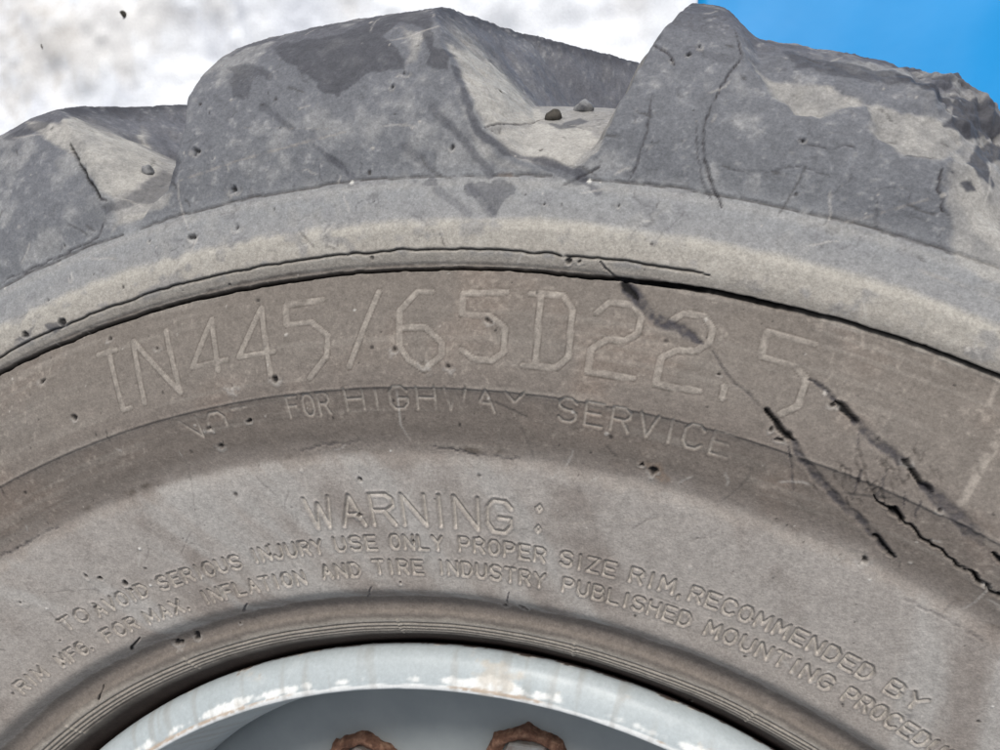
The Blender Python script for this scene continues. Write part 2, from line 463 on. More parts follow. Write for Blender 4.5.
def seg_dist(x, y, pts):
    """distance to a polyline and the position along it, 0..1"""
    best = np.full(x.shape, 1e9); pos = np.zeros(x.shape)
    n = len(pts) - 1
    for i in range(n):
        (ax, ay), (bx, by) = pts[i], pts[i + 1]
        vx, vy = bx - ax, by - ay
        L2 = vx * vx + vy * vy + 1e-9
        t = np.clip(((x - ax) * vx + (y - ay) * vy) / L2, 0, 1)
        d = np.hypot(x - ax - t * vx, y - ay - t * vy)
        c = d < best
        best = np.where(c, d, best); pos = np.where(c, (i + t) / n, pos)
    return best, pos


def poly_dist(x, y, pts):
    """signed distance, positive inside"""
    d, _ = seg_dist(x, y, list(pts) + [pts[0]])
    ins = np.zeros(x.shape, bool)
    j = len(pts) - 1
    for i in range(len(pts)):
        xi, yi = pts[i]; xj, yj = pts[j]
        c = ((yi > y) != (yj > y)) & (x < (xj - xi) * (y - yi) / (yj - yi + 1e-12) + xi)
        ins ^= c
        j = i
    return np.where(ins, d, -d)


FINE = TD < 37
N1 = fbm(POS, 9, 3, 21)
N2 = fbm(POS, 45, 3, 31)
N3 = fbm(POS, 190, 3, 41)
N4 = fbm(POS, 620, 2, 51)
# streaks running across the section (water runs, wiped dust)
NS = fbm((TG * .42 + SG * .035, SG * .014, TG * 0), 1.0, 4, 61)
# fine lines running round the tyre
NR_ = fbm((SG * .45, TG * .12, TG * 0), 1.0, 2, 71)

S_B = s_of_r(411.2)
# base colour along the section (sRGB)
PAL = [(-45, (58, 46, 40)), (-6, (58, 47, 41)), (1, (120, 112, 103)), (4, (166, 158, 147)), (12, (170, 162, 151)), (14.5, (122, 114, 106)),
       (20, (118, 110, 103)), (26, (124, 116, 108)), (27.5, (150, 144, 138)), (31, (158, 151, 144)), (44, (159, 152, 145)), (66, (161, 155, 149)), (S_B - 7, (162, 156, 150)),
       (S_B - 4.0, (154, 147, 140)), (S_B + 1.5, (132, 124, 117)), (S_B + 9, (114, 106, 99)), (S_B + 22, (114, 106, 99)), (S_B + 29, (120, 112, 105)),
       (145, (122, 115, 108)), (S_A - 1.5, (116, 109, 102)), (S_A + .2, (122, 115, 108)), (S_A + 1.0, (150, 144, 136)), (195, (162, 158, 150)), (196.5, (156, 153, 147)),
       (198.5, (138, 138, 138)), (213, (131, 133, 135)), (218, (114, 116, 120)), (250, (115, 117, 122)), (278, (108, 110, 116)), (292, (92, 93, 100)), (306, (76, 77, 84)),
       (336, (74, 75, 81)), (505, (74, 74, 80))]
ps = np.array([p[0] for p in PAL], float); pc = lin(np.array([p[1] for p in PAL]))
sw = np.clip(SG + N2 * 1.8 + N3 * 1.2, -45, 505)
sw = sw + np.exp(-((SG - S_B) / 10.0) ** 2) * (N3 * 3.0 + N4 * 1.6 + N2 * 4.5 + N1 * 4.0)
COL = np.stack([np.interp(sw, ps, pc[:, k]) for k in range(3)], -1)
ROUGH = np.full((NR, NC), .82)


def mix(mask, rgb, where=None):
    c = lin(rgb)
    if where is None:
        COL[:] += (c - COL) * mask[..., None]
    else:
        COL[where] += (c - COL[where]) * mask[..., None]


inner = sstep(26, 29, SG) * (1 - sstep(S_B - 2, S_B + 2, SG))
band = sstep(S_B, S_B + 3, SG) * (1 - sstep(179, 182, SG))
tread = sstep(214, 222, SG)
# inner sidewall: dust thins out in run-down streaks, brown underneath
mix(np.clip(inner * (.42 * sstep(-.1, .5, NS * .8 + N2 * .5 + N1 * .4) + .25 * sstep(0, .5, N2)), 0, 1), (128, 119, 112))
mix(np.clip(inner * .45 * sstep(.1, .6, -NS + N1 * .6), 0, 1), (176, 174, 170))
mix(np.clip(band * (.40 * sstep(.0, .5, N1 + N2 * .4)), 0, 1), (112, 109, 106))
mix(np.clip(band * (.38 * sstep(.1, .6, N2 * .7 - N1 * .6)), 0, 1), (132, 116, 104))
mix(np.clip(band * (.32 * sstep(.1, .7, NR_ + N2 * .4)), 0, 1), (146, 140, 132))
mix(np.clip(tread * (.42 * sstep(.0, .55, N2 + N1 * .5)), 0, 1), (88, 90, 96))
mix(np.clip(tread * (1 - sstep(300, 320, SG)) * (.50 * sstep(.05, .55, -N2 + N3 * .5)), 0, 1), (158, 158, 157))
ring = sstep(181, 184, SG) * (1 - sstep(215, 221, SG))
mix(np.clip(ring * .55 * sstep(.05, .55, N3 + N2 * .5 + NR_ * .3), 0, 1), (118, 118, 120))
mix(np.clip(ring * .40 * sstep(.1, .5, -N3 + N2 * .5) * (1 - .7 * sstep(196, 200, SG)), 0, 1), (178, 174, 166))
# grooves: dried mud near the shoulder, bare grey rubber deeper in
gm = sstep(.03, .30, M_RAW) * sstep(219, 224, SG)
deep = sstep(292, 330, SG + N2 * 8)
mix(gm * (1 - deep) * (.70 + .3 * N2), (152, 149, 144))
mix(gm * deep * .8, (112, 113, 119))
mix(np.clip(gm * .5 * sstep(.1, .6, N3 + N2), 0, 1), (118, 117, 118))

# overall unevenness
DISP += N1 * .7 + N2 * .35 + N3 * .10
worn = tread * (1 - .5 * gm)
DISP += worn * (N3 * .20 + N4 * .10)
DISP += 5.0 * sstep(-17, -20.5, TG) * sstep(262, 292, SG) * (TG > -40) * (1 - M_RAW)
crown = sstep(296, 318, SG)
DISP += crown * (N4 * .40 + N3 * .3)
DISP += band * NR_ * .05

# crazing of the old rubber: thin broken veins
V1 = np.abs(fbm(POS, 95, 3, 111)); V2 = np.abs(fbm(POS, 240, 2, 113))
vein = np.exp(-(V1 / .028) ** 2) * sstep(-.1, .35, N2 + N3 * .3) + .8 * np.exp(-(V2 / .05) ** 2) * sstep(.0, .4, N1 + N3 * .5)
old = sstep(S_B, S_B + 20, SG) * (.25 + .75 * sstep(181, 190, SG))
mix(np.clip(vein * old * .38, 0, 1), (64, 62, 64))
DISP -= vein * old * .16
mix(np.clip(tread * .28 * sstep(.3, .65, N4 + N3 * .5), 0, 1), (164, 163, 160))
mix(np.clip(band * .30 * sstep(.4, .65, N4 + N2 * .5), 0, 1), (158, 150, 140))
# bead ridges (three thin rings) with mould joints
for s0 in (2.6, 5.0, 7.4, 10.0):
    DISP -= .75 * np.exp(-((SG - s0) / .5) ** 2)
    mix(.75 * np.exp(-((SG - s0) / .5) ** 2), (70, 63, 56))
for t0 in (-4.2, 9.9, 23.5, -24.0, -38.0):
    a = np.exp(-((TG - t0) / .12) ** 2) * (SG > 0) * (SG < 12.5)
    DISP += .5 * a
    mix(a * .6, (168, 160, 148))
# mould line above the service line
DISP += .30 * np.exp(-((SG - s_of_r(438.4)) / .55) ** 2)
mix(.35 * np.exp(-((SG - s_of_r(438.5)) / .6) ** 2) * sstep(-.3, .2, N2), (152, 144, 136))
# step ring: dark split where the cap rubber lifts from the sidewall
j1 = N3 * .8 + N2 * 1.0 + fbm((TG * 2.2, TG * 0, TG * 0), 1., 2, 81) * .5
wA = .72 + .25 * sstep(9.5, 14, TG) + .15 * sstep(-19, -23, TG) - .25 * sstep(-8, 0, TG) * (1 - sstep(4, 9, TG))
offA = 1.7 * np.cos(np.radians((TG + 8) * 3.0)) * 0 + np.interp(TG, [-30, -20, -10, 0, 8, 12, 20, 30], [-.5, -1.2, -1.5, -1.4, -1.2, .4, 2.0, 2.2])
dA = (SG - S_A - offA - j1 * .45) / wA
aA = np.exp(-dA ** 4)
DISP -= 3.2 * aA
mix(np.clip(aA * 1.1, 0, 1), (14, 12, 12))
# second hairline split above it
wB = .42 * (1 - sstep(12.0, 13.2, TG))
offB = np.interp(TG, [-26, -18, -10, 0, 6, 12], [5.2, 5.6, 6.2, 6.4, 6.2, 6.6])
aB = np.exp(-((SG - S_A - offB - j1 * .7) / np.maximum(wB, .05)) ** 2) * (wB > .05) * sstep(-.75, -.3, N3 + N2 + .3)
DISP -= 1.3 * aB
mix(np.clip(aB, 0, 1), (28, 25, 24))
# crease under the lugs
aH = np.exp(-((SG - S_H - j1 * .9) / .5) ** 2) * sstep(-.6, .0, N3 + N2 * .6 + .15) * (1 - sstep(.02, .1, M_RAW))
DISP -= .8 * aH
mix(np.clip(aH * .8, 0, 1), (62, 58, 58))
mix(.25 * np.exp(-((SG - S_H + 3.0) / 2.2) ** 2), (166, 162, 156))
# dark seam at the inner fold
aF = np.exp(-((SG - s_of_r(412.5) - j1 * 2.2) / 1.4) ** 2) * sstep(.0, .5, N2 + N3 * .7 + N1 * .5)
mix(np.clip(aF * .7, 0, 1), (84, 76, 68))
DISP += aF * N4 * .5


def jitter(x, y, amp, f=.45, seed=91):
    z = x * 0
    return fbm((x, y, z), f, 2, seed) * amp


for pts, k, nz in DUST:
    w = window(pts, 8)
    if w is None: continue
    d = poly_dist(BXm[w], BYm[w], pts) + N3[w] * nz + N2[w] * nz
    mix(np.clip(k * sstep(-1.0, 1.6, d) * (.85 + .3 * N3[w]), 0, 1), (166, 163, 157), w)
for pts, k, nz in BROWN:
    w = window(pts, 6)
    d = poly_dist(BXm[w], BYm[w], pts) + N3[w] * nz * 1.5
    mix(np.clip(k * sstep(-1.0, 1.6, d) * (.7 + .6 * N4[w]), 0, 1), (120, 96, 74), w)
for pts, k, nz in STAIN:
    w = window(pts, 8)
    if w is None: continue
    d = poly_dist(BXm[w], BYm[w], pts) + N3[w] * nz * 1.2 + N2[w] * nz + N4[w] * .5
    a = np.clip(k * sstep(-.5, .7, d), 0, 1)
    mix(a, (62, 63, 70), w)
    ROUGH[w] += (.6 - ROUGH[w]) * a * .7
for pts, wd, k in STREAK:
    w = window(pts, wd + 4)
    if w is None: continue
    d, t = seg_dist(BXm[w], BYm[w], pts)
    d = d + N3[w] * 1.0 + jitter(BXm[w], BYm[w], .5)
    a = k * (1 - sstep(wd * .5 - .5, wd * .5 + .7, d))
    mix(np.clip(a, 0, 1), (70, 71, 78), w)
    DISP[w] -= a * .25
for pts, wd, k in SCUFF:
    w = window(pts, wd + 4)
    if w is None: continue
    d, t = seg_dist(BXm[w], BYm[w], pts)
    a = k * (1 - sstep(wd * .3, wd * .7, d + N3[w] * .6)) * sstep(-.6, .1, N3[w] + N4[w])
    mix(np.clip(a, 0, 1), (168, 160, 150), w)

# lettering --------------------------------------------------------------------------------
FONT = {
    'A': [[(0, 0), (.5, 1), (1, 0)], [(.2, .38), (.8, .38)]],
    'B': [[(0, 0), (0, 1), (.65, 1), (.9, .88), (.9, .65), (.65, .53), (0, .53)], [(.65, .53), (1, .4), (1, .13), (.7, 0), (0, 0)]],
    'C': [[(1, .82), (.75, 1), (.25, 1), (0, .75), (0, .25), (.25, 0), (.75, 0), (1, .18)]],
    'D': [[(0, 0), (0, 1), (.6, 1), (1, .7), (1, .3), (.6, 0), (0, 0)]],
    'E': [[(1, 1), (0, 1), (0, 0), (1, 0)], [(0, .52), (.85, .52)]],
    'F': [[(1, 1), (0, 1), (0, 0)], [(0, .52), (.85, .52)]],
    'G': [[(1, .8), (.75, 1), (.25, 1), (0, .75), (0, .25), (.25, 0), (.75, 0), (1, .22), (1, .46), (.5, .46)]],
    'H': [[(0, 0), (0, 1)], [(1, 0), (1, 1)], [(0, .5), (1, .5)]],
    'I': [[(.5, 0), (.5, 1)]],
    'J': [[(.9, 1), (.9, .25), (.65, 0), (.25, 0), (0, .25)]],
    'L': [[(0, 1), (0, 0), (1, 0)]],
    'M': [[(0, 0), (0.06, 1), (.5, .3), (.94, 1), (1, 0)]],
    'N': [[(0, 0), (0, 1), (1, 0), (1, 1)]],
    'O': [[(.28, 0), (0, .28), (0, .72), (.28, 1), (.72, 1), (1, .72), (1, .28), (.72, 0), (.28, 0)]],
    'P': [[(0, 0), (0, 1), (.7, 1), (1, .85), (1, .6), (.7, .45), (0, .45)]],
    'R': [[(0, 0), (0, 1), (.7, 1), (1, .85), (1, .62), (.7, .48), (0, .48)], [(.55, .48), (1, 0)]],
    'S': [[(1, .85), (.75, 1), (.25, 1), (0, .85), (0, .64), (.25, .52), (.75, .48), (1, .36), (1, .15), (.75, 0), (.25, 0), (0, .15)]],
    'T': [[(0, 1), (1, 1)], [(.5, 1), (.5, 0)]],
    'U': [[(0, 1), (0, .25), (.28, 0), (.72, 0), (1, .25), (1, 1)]],
    'V': [[(0, 1), (.5, 0), (1, 1)]],
    'W': [[(0, 1), (.25, 0), (.5, .8), (.75, 0), (1, 1)]],
    'X': [[(0, 0), (1, 1)], [(0, 1), (1, 0)]],
    'Y': [[(0, 1), (.5, .5), (1, 1)], [(.5, .5), (.5, 0)]],
    'Z': [[(0, 1), (1, 1), (0, 0), (1, 0)]],
    '.': [[(.1, 0), (.16, .06)]],
    ',': [[(.15, .05), (.05, -.15)]],
    'o': [[(.5, .28), (.3, .5), (.5, .72), (.7, .5), (.5, .28)]],
}
LETTERS = []


def cut(polys, wd, depth, kind, wear=0.0, name='molded_letter', pale=.72):
    """press one character into (or out of) the rubber"""
    LETTERS.append(name)
    lid = len(LETTERS)
    allp = [p for pl in polys for p in pl]
    w = window(allp, wd + 3)
    x, y = BXm[w], BYm[w]
    d = np.full(x.shape, 1e9)
    for pl in polys:
        dd, _ = seg_dist(x, y, pl)
        d = np.minimum(d, dd)
    jit = N4[w] * .14 + N3[w] * .10
    keep = sstep(-.9 + wear, -.45 + wear, N2[w] * .9 + N3[w] * .6) if wear else 1.0
    if kind == 'engraved':
        a = 1 - sstep(wd * .12, wd * .62, d + jit)
        DISP[w] -= depth * a * keep
        lip = np.exp(-((d - wd * .85) / (wd * .28)) ** 2)
        DISP[w] += depth * .22 * lip * keep
        mix(np.clip(a * pale * keep, 0, 1), (192, 185, 175), w)
        mix(np.clip(.30 * keep * np.exp(-((d - wd * .75) / .4) ** 2) * (1 - a), 0, 1), (104, 96, 89), w)
    else:
        a = 1 - sstep(wd * .42, wd * .56, d + jit)
        edge = np.exp(-((d - wd * .58) / .26) ** 2)
        DISP[w] += (depth * a - .16 * edge) * keep
        mix(np.clip(edge * .55 * keep, 0, 1), (80, 73, 67), w)
        mix(np.clip(a * .55 * keep * (.9 + .5 * N4[w]), 0, 1), (158, 151, 142), w)
    sub = LET[w]
    sub[(d < wd * .6)] = lid
    LET[w] = sub


def word(txt, t0, t1, rc, cap, wd, depth, kind='engraved', wear=0.0, gap=.58, pale=.72):
    """characters evenly spread between two angles (degrees), centred on radius rc"""
    adv = {'I': .45, '.': .40, ',': .40}
    ws = [adv.get(c, 1.15 if c in 'MW' else 1.0) for c in txt]
    tot = sum(ws) + gap * (len(ws) - 1)
    u = (t1 - t0) / tot
    t = t0
    for c, cw in zip(txt, ws):
        polys = []
        for pl in FONT[c]:
            q = []
            for a, b in pl:
                ang = math.radians(t + a * cw * u)
                if c == 'I':
                    ang = math.radians(t + .5 * cw * u)
                rad = rc - cap / 2 + b * cap
                q.append((rad * math.sin(ang), rad * math.cos(ang)))
            polys.append(q)
        cut(polys, wd, depth, kind, wear, pale=pale)
        t += (cw + gap) * u


LINE1 = [('TO', -29.95, -27.6, 371.3), ('AVOID', -26.85, -22.2, 370), ('SERIOUS', -21.04, -14.3, 369.8), ('INJURY', -13.14, -7.9, 371), ('USE', -6.91, -4.0, 371.4),
         ('ONLY', -2.97, .57, 371.8), ('PROPER', 1.74, 7.3, 372.3), ('SIZE', 8.36, 11.7, 372.8), ('RIM,', 12.69, 16.0, 373), ('RECOMMENDED', 16.37, 27.15, 373), ('BY', 28.22, 30.2, 372.8)]
LINE2 = [('RIM', -36.97, -34.1, 358.4), ('MFG.', -32.53, -29.1, 357.6), ('FOR', -27.76, -24.63, 357.4), ('MAX.', -23.66, -19.7, 357), ('INFLATION', -18.38, -10.0, 357.2),
         ('AND', -8.5, -5.67, 358.8), ('TIRE', -4.53, -1.0, 360), ('INDUSTRY', .19, 7.41, 360.6), ('PUBLISHED', 8.68, 16.88, 361), ('MOUNTING', 17.96, 25.82, 361), ('PROCEDURES', 26.77, 35.4, 361)]
for t, a, b, rc in LINE1 + LINE2:
    word(t, a, b, rc, 6.2, 1.2, 1.1, wear=0.0)
word('WARNING', -8.15, 5.1, 386.6, 13.6, 1.6, 1.1, gap=.42)
for rc in (392.6, 383.6):
    word('o', 6.45, 7.1, rc, 6.5, 1.2, .8)
for t, a, b, rc in [('NOT', -14.1, -9.6, 431.5), ('FOR', -7.4, -5.0, 433), ('HIGHWAY', -4.0, 5.6, 434), ('SERVICE', 7.4, 15.75, 434)]:
    word(t, a, b, rc, 8.8, 1.25, .55, wear=.74 if b < -4 else (.42 if b < 6 else .15), gap=.55, pale=.42)
for i, (ch, polys) in enumerate(BIG):
    cut(polys, 2.35, .16, 'raised', wear=.12 if i < 5 else .05)

# splits, gouges, nicks ----------------------------------------------------------------------
for pts, w0, w1, dep, k, jag in CRACK:
    pad = max(w0, w1) + 4
    w = window(pts, pad)
    if w is None or len(pts) < 2: continue
    x, y = BXm[w], BYm[w]
    d, t = seg_dist(x + jitter(x, y, 1.3 * jag, .28, 95) + N4[w] * .4 * jag, y + jitter(x, y, 1.3 * jag, .28, 97), pts)
    ww = (w0 + (w1 - w0) * t) * (1 + .35 * jag * N3[w])
    ww = ww * np.clip(np.minimum(t, 1 - t) * 8 + .25, 0, 1)
    a = 1 - sstep(ww * .30 + .05, ww * .62 + .28, d)
    if k < .85:
        a = a * np.clip(.8 + .9 * N4[w] + .5 * N3[w], 0, 1)
    DISP[w] -= dep * a
    DISP[w] += .18 * k * np.exp(-((d - ww * .9 - .3) / .5) ** 2)
    c = (18, 16, 16) if k > .8 else (62, 60, 64)
    mix(np.clip(a * min(1, k * 1.2), 0, 1), c, w)
# crazed patch between the two long splits
for i in range(45):
    x0 = CRAZE[0] + RNG.normal(0, 9); y0 = CRAZE[1] + RNG.normal(0, 5)
    an = RNG.normal(1.9, .35); L = RNG.uniform(1.5, 6.5)
    pts = [(x0, y0), (x0 + .5 * L * math.cos(an) + RNG.normal(0, .4), y0 + .5 * L * math.sin(an)), (x0 + L * math.cos(an), y0 + L * math.sin(an))]
    w = window(pts, 2)
    d, t = seg_dist(BXm[w], BYm[w], pts)
    a = (1 - sstep(.1, .55, d + N4[w] * .3)) * np.clip(np.minimum(t, 1 - t) * 6 + .3, 0, 1)
    DISP[w] -= .35 * a
    mix(np.clip(a * .32, 0, 1), (56, 51, 48), w)
for x0, y0, rad in NICK:
    w = window([(x0, y0)], rad * 2 + 3)
    if w is None: continue
    x, y = BXm[w] - x0, BYm[w] - y0
    ang = RNG.random() * 3.14; e = .55 + .5 * RNG.random()
    u = (x * math.cos(ang) + y * math.sin(ang)); v = (-x * math.sin(ang) + y * math.cos(ang)) / e
    rad *= 1.35
    d = np.hypot(u, v) + N4[w] * .7 * rad + N3[w] * .75 * rad
    a = 1 - sstep(rad * .2, rad * .6, d)
    lip = np.exp(-((d - rad * .95) / (.28 * rad)) ** 2)
    DISP[w] += -1.1 * a * min(1, rad / 1.6) + .25 * lip
    mix(np.clip(a * .95, 0, 1), (30, 28, 29), w)
    mix(np.clip(lip * .45 * sstep(.5, -.8, y / rad), 0, 1), (182, 178, 172), w)
for x0, y0, rad in SPECK:
    w = window([(x0, y0)], rad * 2 + 2)
    d = np.hypot(BXm[w] - x0, BYm[w] - y0) + N4[w] * .4
    a = 1 - sstep(rad * .4, rad * .8, d)
    DISP[w] += .35 * a
    mix(a * .9, (208, 206, 200), w)
# scattered small pits and grit all over the shoulder
for i in range(420):
    t0 = math.radians(RNG.uniform(-40, 33)); r0 = math.sqrt(RNG.uniform(350.0 ** 2, 600.0 ** 2))
    x0, y0 = r0 * math.sin(t0), r0 * math.cos(t0)
    rad = .35 + .8 * RNG.random() ** 4
    w = window([(x0, y0)], 3)
    if w is None: continue
    d = np.hypot(BXm[w] - x0, (BYm[w] - y0) * RNG.uniform(.7, 1.4)) + N4[w] * .3
    a = 1 - sstep(rad * .4, rad, d)
    if RNG.random() < .62:
        DISP[w] -= .5 * a * rad
        mix(np.clip(a * .8, 0, 1), (52, 49, 48), w)
    else:
        DISP[w] += .25 * a * rad
        mix(np.clip(a * .6, 0, 1), (190, 185, 178), w)
# chunk torn from the crown edge of the worn lug
w = window(TORN, 30)
dT = poly_dist(BXm[w], BYm[w], TORN) + N3[w] * 1.6 + N2[w] * 2.0
tear = sstep(-.6, 1, dT / np.interp(SG[w], [250, 275, 300], [2.0, 6.0, 13.0])) * (1 - sstep(.05, .5, M_RAW[w]))
DISP[w] -= tear * (np.interp(SG[w], [235, 262, 285, 310], [1.5, 4.0, 7.0, 11.0]) + fbm((PX[w], PY[w], PZ[w]), 120, 3, 107) * 1.6)
# fine scratches and hair cracks
for i in range(260):
    t0 = math.radians(RNG.uniform(-41, 33)); r0 = math.sqrt(RNG.uniform(352.0 ** 2, 602.0 ** 2))
    x0, y0 = r0 * math.sin(t0), r0 * math.cos(t0)
    L = 3 + 22 * RNG.random() ** 2.5; an = RNG.uniform(0, math.pi)
    if r0 > 522: an = t0 * -1 + RNG.normal(0, .5) + (1.57 if RNG.random() < .35 else 0)
    pts = [(x0, y0)]
    for k in range(3):
        an += RNG.normal(0, .22)
        pts.append((pts[-1][0] + L / 3 * math.cos(an), pts[-1][1] + L / 3 * math.sin(an)))
    w = window(pts, 2.5)
    if w is None or 436 < r0 < 482: continue
    d, t = seg_dist(BXm[w], BYm[w], pts)
    a = (1 - sstep(.15, .62, d + N4[w] * .35)) * np.clip(np.minimum(t, 1 - t) * 6 + .2, 0, 1)
    if RNG.random() < .5:
        DISP[w] -= (.22 if r0 > 412 else .08) * a
        mix(np.clip(a * (.55 if r0 > 412 else .28), 0, 1), (66, 63, 62), w)
    else:
        mix(np.clip(a * .40, 0, 1), (182, 178, 172), w)
# ragged bits along the worn upper edge of the torn lug
rag = sstep(255, 270, SG) * (1 - sstep(330, 345, SG)) * sstep(17.2, 18.8, TG) * (1 - sstep(24, 26, TG))
DISP += rag * (fbm(POS, 85, 3, 101) * 6.0 - .5 + fbm(POS, 260, 2, 103) * 1.0)
rag2 = np.exp(-((TG - np.interp(SG, [240, 262, 290], [15.5, 14.0, 12.6])) / .7) ** 2) * sstep(244, 256, SG) * (1 - sstep(284, 296, SG))
DISP += rag2 * (fbm(POS, 140, 3, 105) * 1.8 - 1.2)

# final positions
d_m = DISP * .001
RR2 = RR + n_r[:, None] * d_m * np.where(M > .5, .6, 1)
HH2 = HH + n_h[:, None] * d_m
PX, PY, PZ = RR2 * np.sin(COL_T)[None], RR2 * np.cos(COL_T)[None], HH2
COL *= (1 + .14 * N4 + .11 * N3 + .07 * tread * (N3 + N2))[..., None]
COL *= (1 - .13 * tread * (1 - .6 * gm))[..., None]
COL = np.clip(COL, .004, .9)


# ------------------------------------------------------------------ materials
def new_mat(name):
    m = bpy.data.materials.new(name)
    m.use_nodes = True
    nt = m.node_tree
    b = nt.nodes['Principled BSDF']
    return m, nt, b


def noise(nt, scale, detail=4, rough=.6, coord=None):
    n = nt.nodes.new('ShaderNodeTexNoise')
    n.inputs['Scale'].default_value = scale
    n.inputs['Detail'].default_value = detail
    n.inputs['Roughness'].default_value = rough
    if coord is not None:
        nt.links.new(coord, n.inputs['Vector'])
    return n


def attr_material(name, spec, bump1, bump2, scale1, scale2, metallic=0.0, var=.22):
    m, nt, b = new_mat(name)
    at = nt.nodes.new('ShaderNodeAttribute'); at.attribute_name = 'tint'
    ar = nt.nodes.new('ShaderNodeAttribute'); ar.attribute_name = 'gloss'
    tc = nt.nodes.new('ShaderNodeTexCoord')
    n1 = noise(nt, scale1, 6, .7, tc.outputs['Object'])
    n2 = noise(nt, scale2, 3, .6, tc.outputs['Object'])
    mr = nt.nodes.new('ShaderNodeMapRange')
    mr.inputs[1].default_value = .25; mr.inputs[2].default_value = .75
    mr.inputs[3].default_value = 1 - var; mr.inputs[4].default_value = 1 + var
    nt.links.new(n1.outputs[0], mr.inputs[0])
    n3 = noise(nt, scale2 * .8, 5, .75, tc.outputs['Object'])
    m3 = nt.nodes.new('ShaderNodeMapRange')
    m3.inputs[1].default_value = .35; m3.inputs[2].default_value = .70
    m3.inputs[3].default_value = 1 - var * 1.1; m3.inputs[4].default_value = 1 + var * 1.5
    nt.links.new(n3.outputs[0], m3.inputs[0])
    mm2 = nt.nodes.new('ShaderNodeMath'); mm2.operation = 'MULTIPLY'
    nt.links.new(mr.outputs[0], mm2.inputs[0]); nt.links.new(m3.outputs[0], mm2.inputs[1])
    mr = mm2
    mx = nt.nodes.new('ShaderNodeVectorMath'); mx.operation = 'SCALE'
    nt.links.new(at.outputs['Color'], mx.inputs[0])
    nt.links.new(mr.outputs[0], mx.inputs['Scale'])
    nt.links.new(mx.outputs[0], b.inputs['Base Color'])
    nt.links.new(ar.outputs['Fac'], b.inputs['Roughness'])
    b.inputs['Specular IOR Level'].default_value = spec
    b.inputs['Metallic'].default_value = metallic
    bp = nt.nodes.new('ShaderNodeBump'); bp.inputs['Strength'].default_value = bump1; bp.inputs['Distance'].default_value = .0006
    bp2 = nt.nodes.new('ShaderNodeBump'); bp2.inputs['Strength'].default_value = bump2; bp2.inputs['Distance'].default_value = .0003
    nt.links.new(n1.outputs[0], bp.inputs['Height'])
    nt.links.new(n2.outputs[0], bp2.inputs['Height'])
    nt.links.new(bp.outputs[0], bp2.inputs['Normal'])
    nt.links.new(bp2.outputs[0], b.inputs['Normal'])
    return m


MAT_RUBBER = attr_material('dusty_rubber', .30, .5, .45, 420, 1300, var=.17)
MAT_PAINT = attr_material('worn_grey_paint', .45, .12, .10, 160, 700, var=.06)


def noise_mat(name, c1, c2, scale, rough=.7, bump=.3, dist=.001, spec=.4, c3=None, detail=5):
    m, nt, b = new_mat(name)
    tc = nt.nodes.new('ShaderNodeTexCoord')
    n = noise(nt, scale, detail, .65, tc.outputs['Object'])
    cr = nt.nodes.new('ShaderNodeValToRGB')
    cr.color_ramp.elements[0].position = .32
    cr.color_ramp.elements[1].position = .68
    cr.color_ramp.elements[0].color = (*lin(c1), 1)
    cr.color_ramp.elements[1].color = (*lin(c2), 1)
    if c3 is not None:
        e = cr.color_ramp.elements.new(.5); e.color = (*lin(c3), 1)
    nt.links.new(n.outputs[0], cr.inputs[0])
    nt.links.new(cr.outputs[0], b.inputs['Base Color'])
    b.inputs['Roughness'].default_value = rough
    b.inputs['Specular IOR Level'].default_value = spec
    bp = nt.nodes.new('ShaderNodeBump'); bp.inputs['Strength'].default_value = bump; bp.inputs['Distance'].default_value = dist
    nt.links.new(n.outputs[0], bp.inputs['Height'])
    nt.links.new(bp.outputs[0], b.inputs['Normal'])
    return m


# ------------------------------------------------------------------ mesh builders
def mesh_from(name, verts, quads, mat, parent=None, tint=None, gloss=None, normals=None, smooth=True):
    me = bpy.data.meshes.new(name)
    nv, nf = len(verts), len(quads)
    k = quads.shape[1]
    me.vertices.add(nv)
    me.vertices.foreach_set('co', np.ascontiguousarray(verts, np.float32).ravel())
    me.loops.add(nf * k)
    me.loops.foreach_set('vertex_index', np.ascontiguousarray(quads, np.int32).ravel())
    me.polygons.add(nf)
    me.polygons.foreach_set('loop_start', np.arange(0, nf * k, k, dtype=np.int32))
    me.polygons.foreach_set('use_smooth', np.full(nf, smooth))
    me.update(calc_edges=True)
    me.validate()
    if tint is not None:
        a = me.attributes.new('tint', 'FLOAT_COLOR', 'POINT')
        a.data.foreach_set('color', np.ascontiguousarray(np.c_[tint, np.ones(nv)], np.float32).ravel())
        a = me.attributes.new('gloss', 'FLOAT', 'POINT')
        a.data.foreach_set('value', np.ascontiguousarray(gloss, np.float32).ravel())
    if normals is not None:
        me.normals_split_custom_set_from_vertices(np.ascontiguousarray(normals, np.float32))
    me.materials.append(mat)
    ob = bpy.data.objects.new(name, me)
    C.objects.link(ob)
    if parent is not None:
        ob.parent = parent
    return ob


def grid_quads(nr, nc, wrap):
    i = np.arange(nr - 1)[:, None]; j = np.arange(nc if wrap else nc - 1)[None]
    j2 = (j + 1) % nc
    a = i * nc + j; b = i * nc + j2; c = (i + 1) * nc + j2; d = (i + 1) * nc + j
    return np.stack([a, b, c, d], -1).reshape(-1, 4)


def grid_normals(P, wrap):
    du = np.roll(P, -1, 1) - np.roll(P, 1, 1)
    if not wrap:
        du[:, 0] = P[:, 1] - P[:, 0]; du[:, -1] = P[:, -1] - P[:, -2]
    dv = np.gradient(P, axis=0)
    n = np.cross(du, dv)
    return n / (np.linalg.norm(n, axis=-1, keepdims=True) + 1e-12)


def tag(o, label=None, cat=None, group=None, kind=None):
    for k, v in (('label', label), ('category', cat), ('group', group), ('kind', kind)):
        if v: o[k] = v
    return o


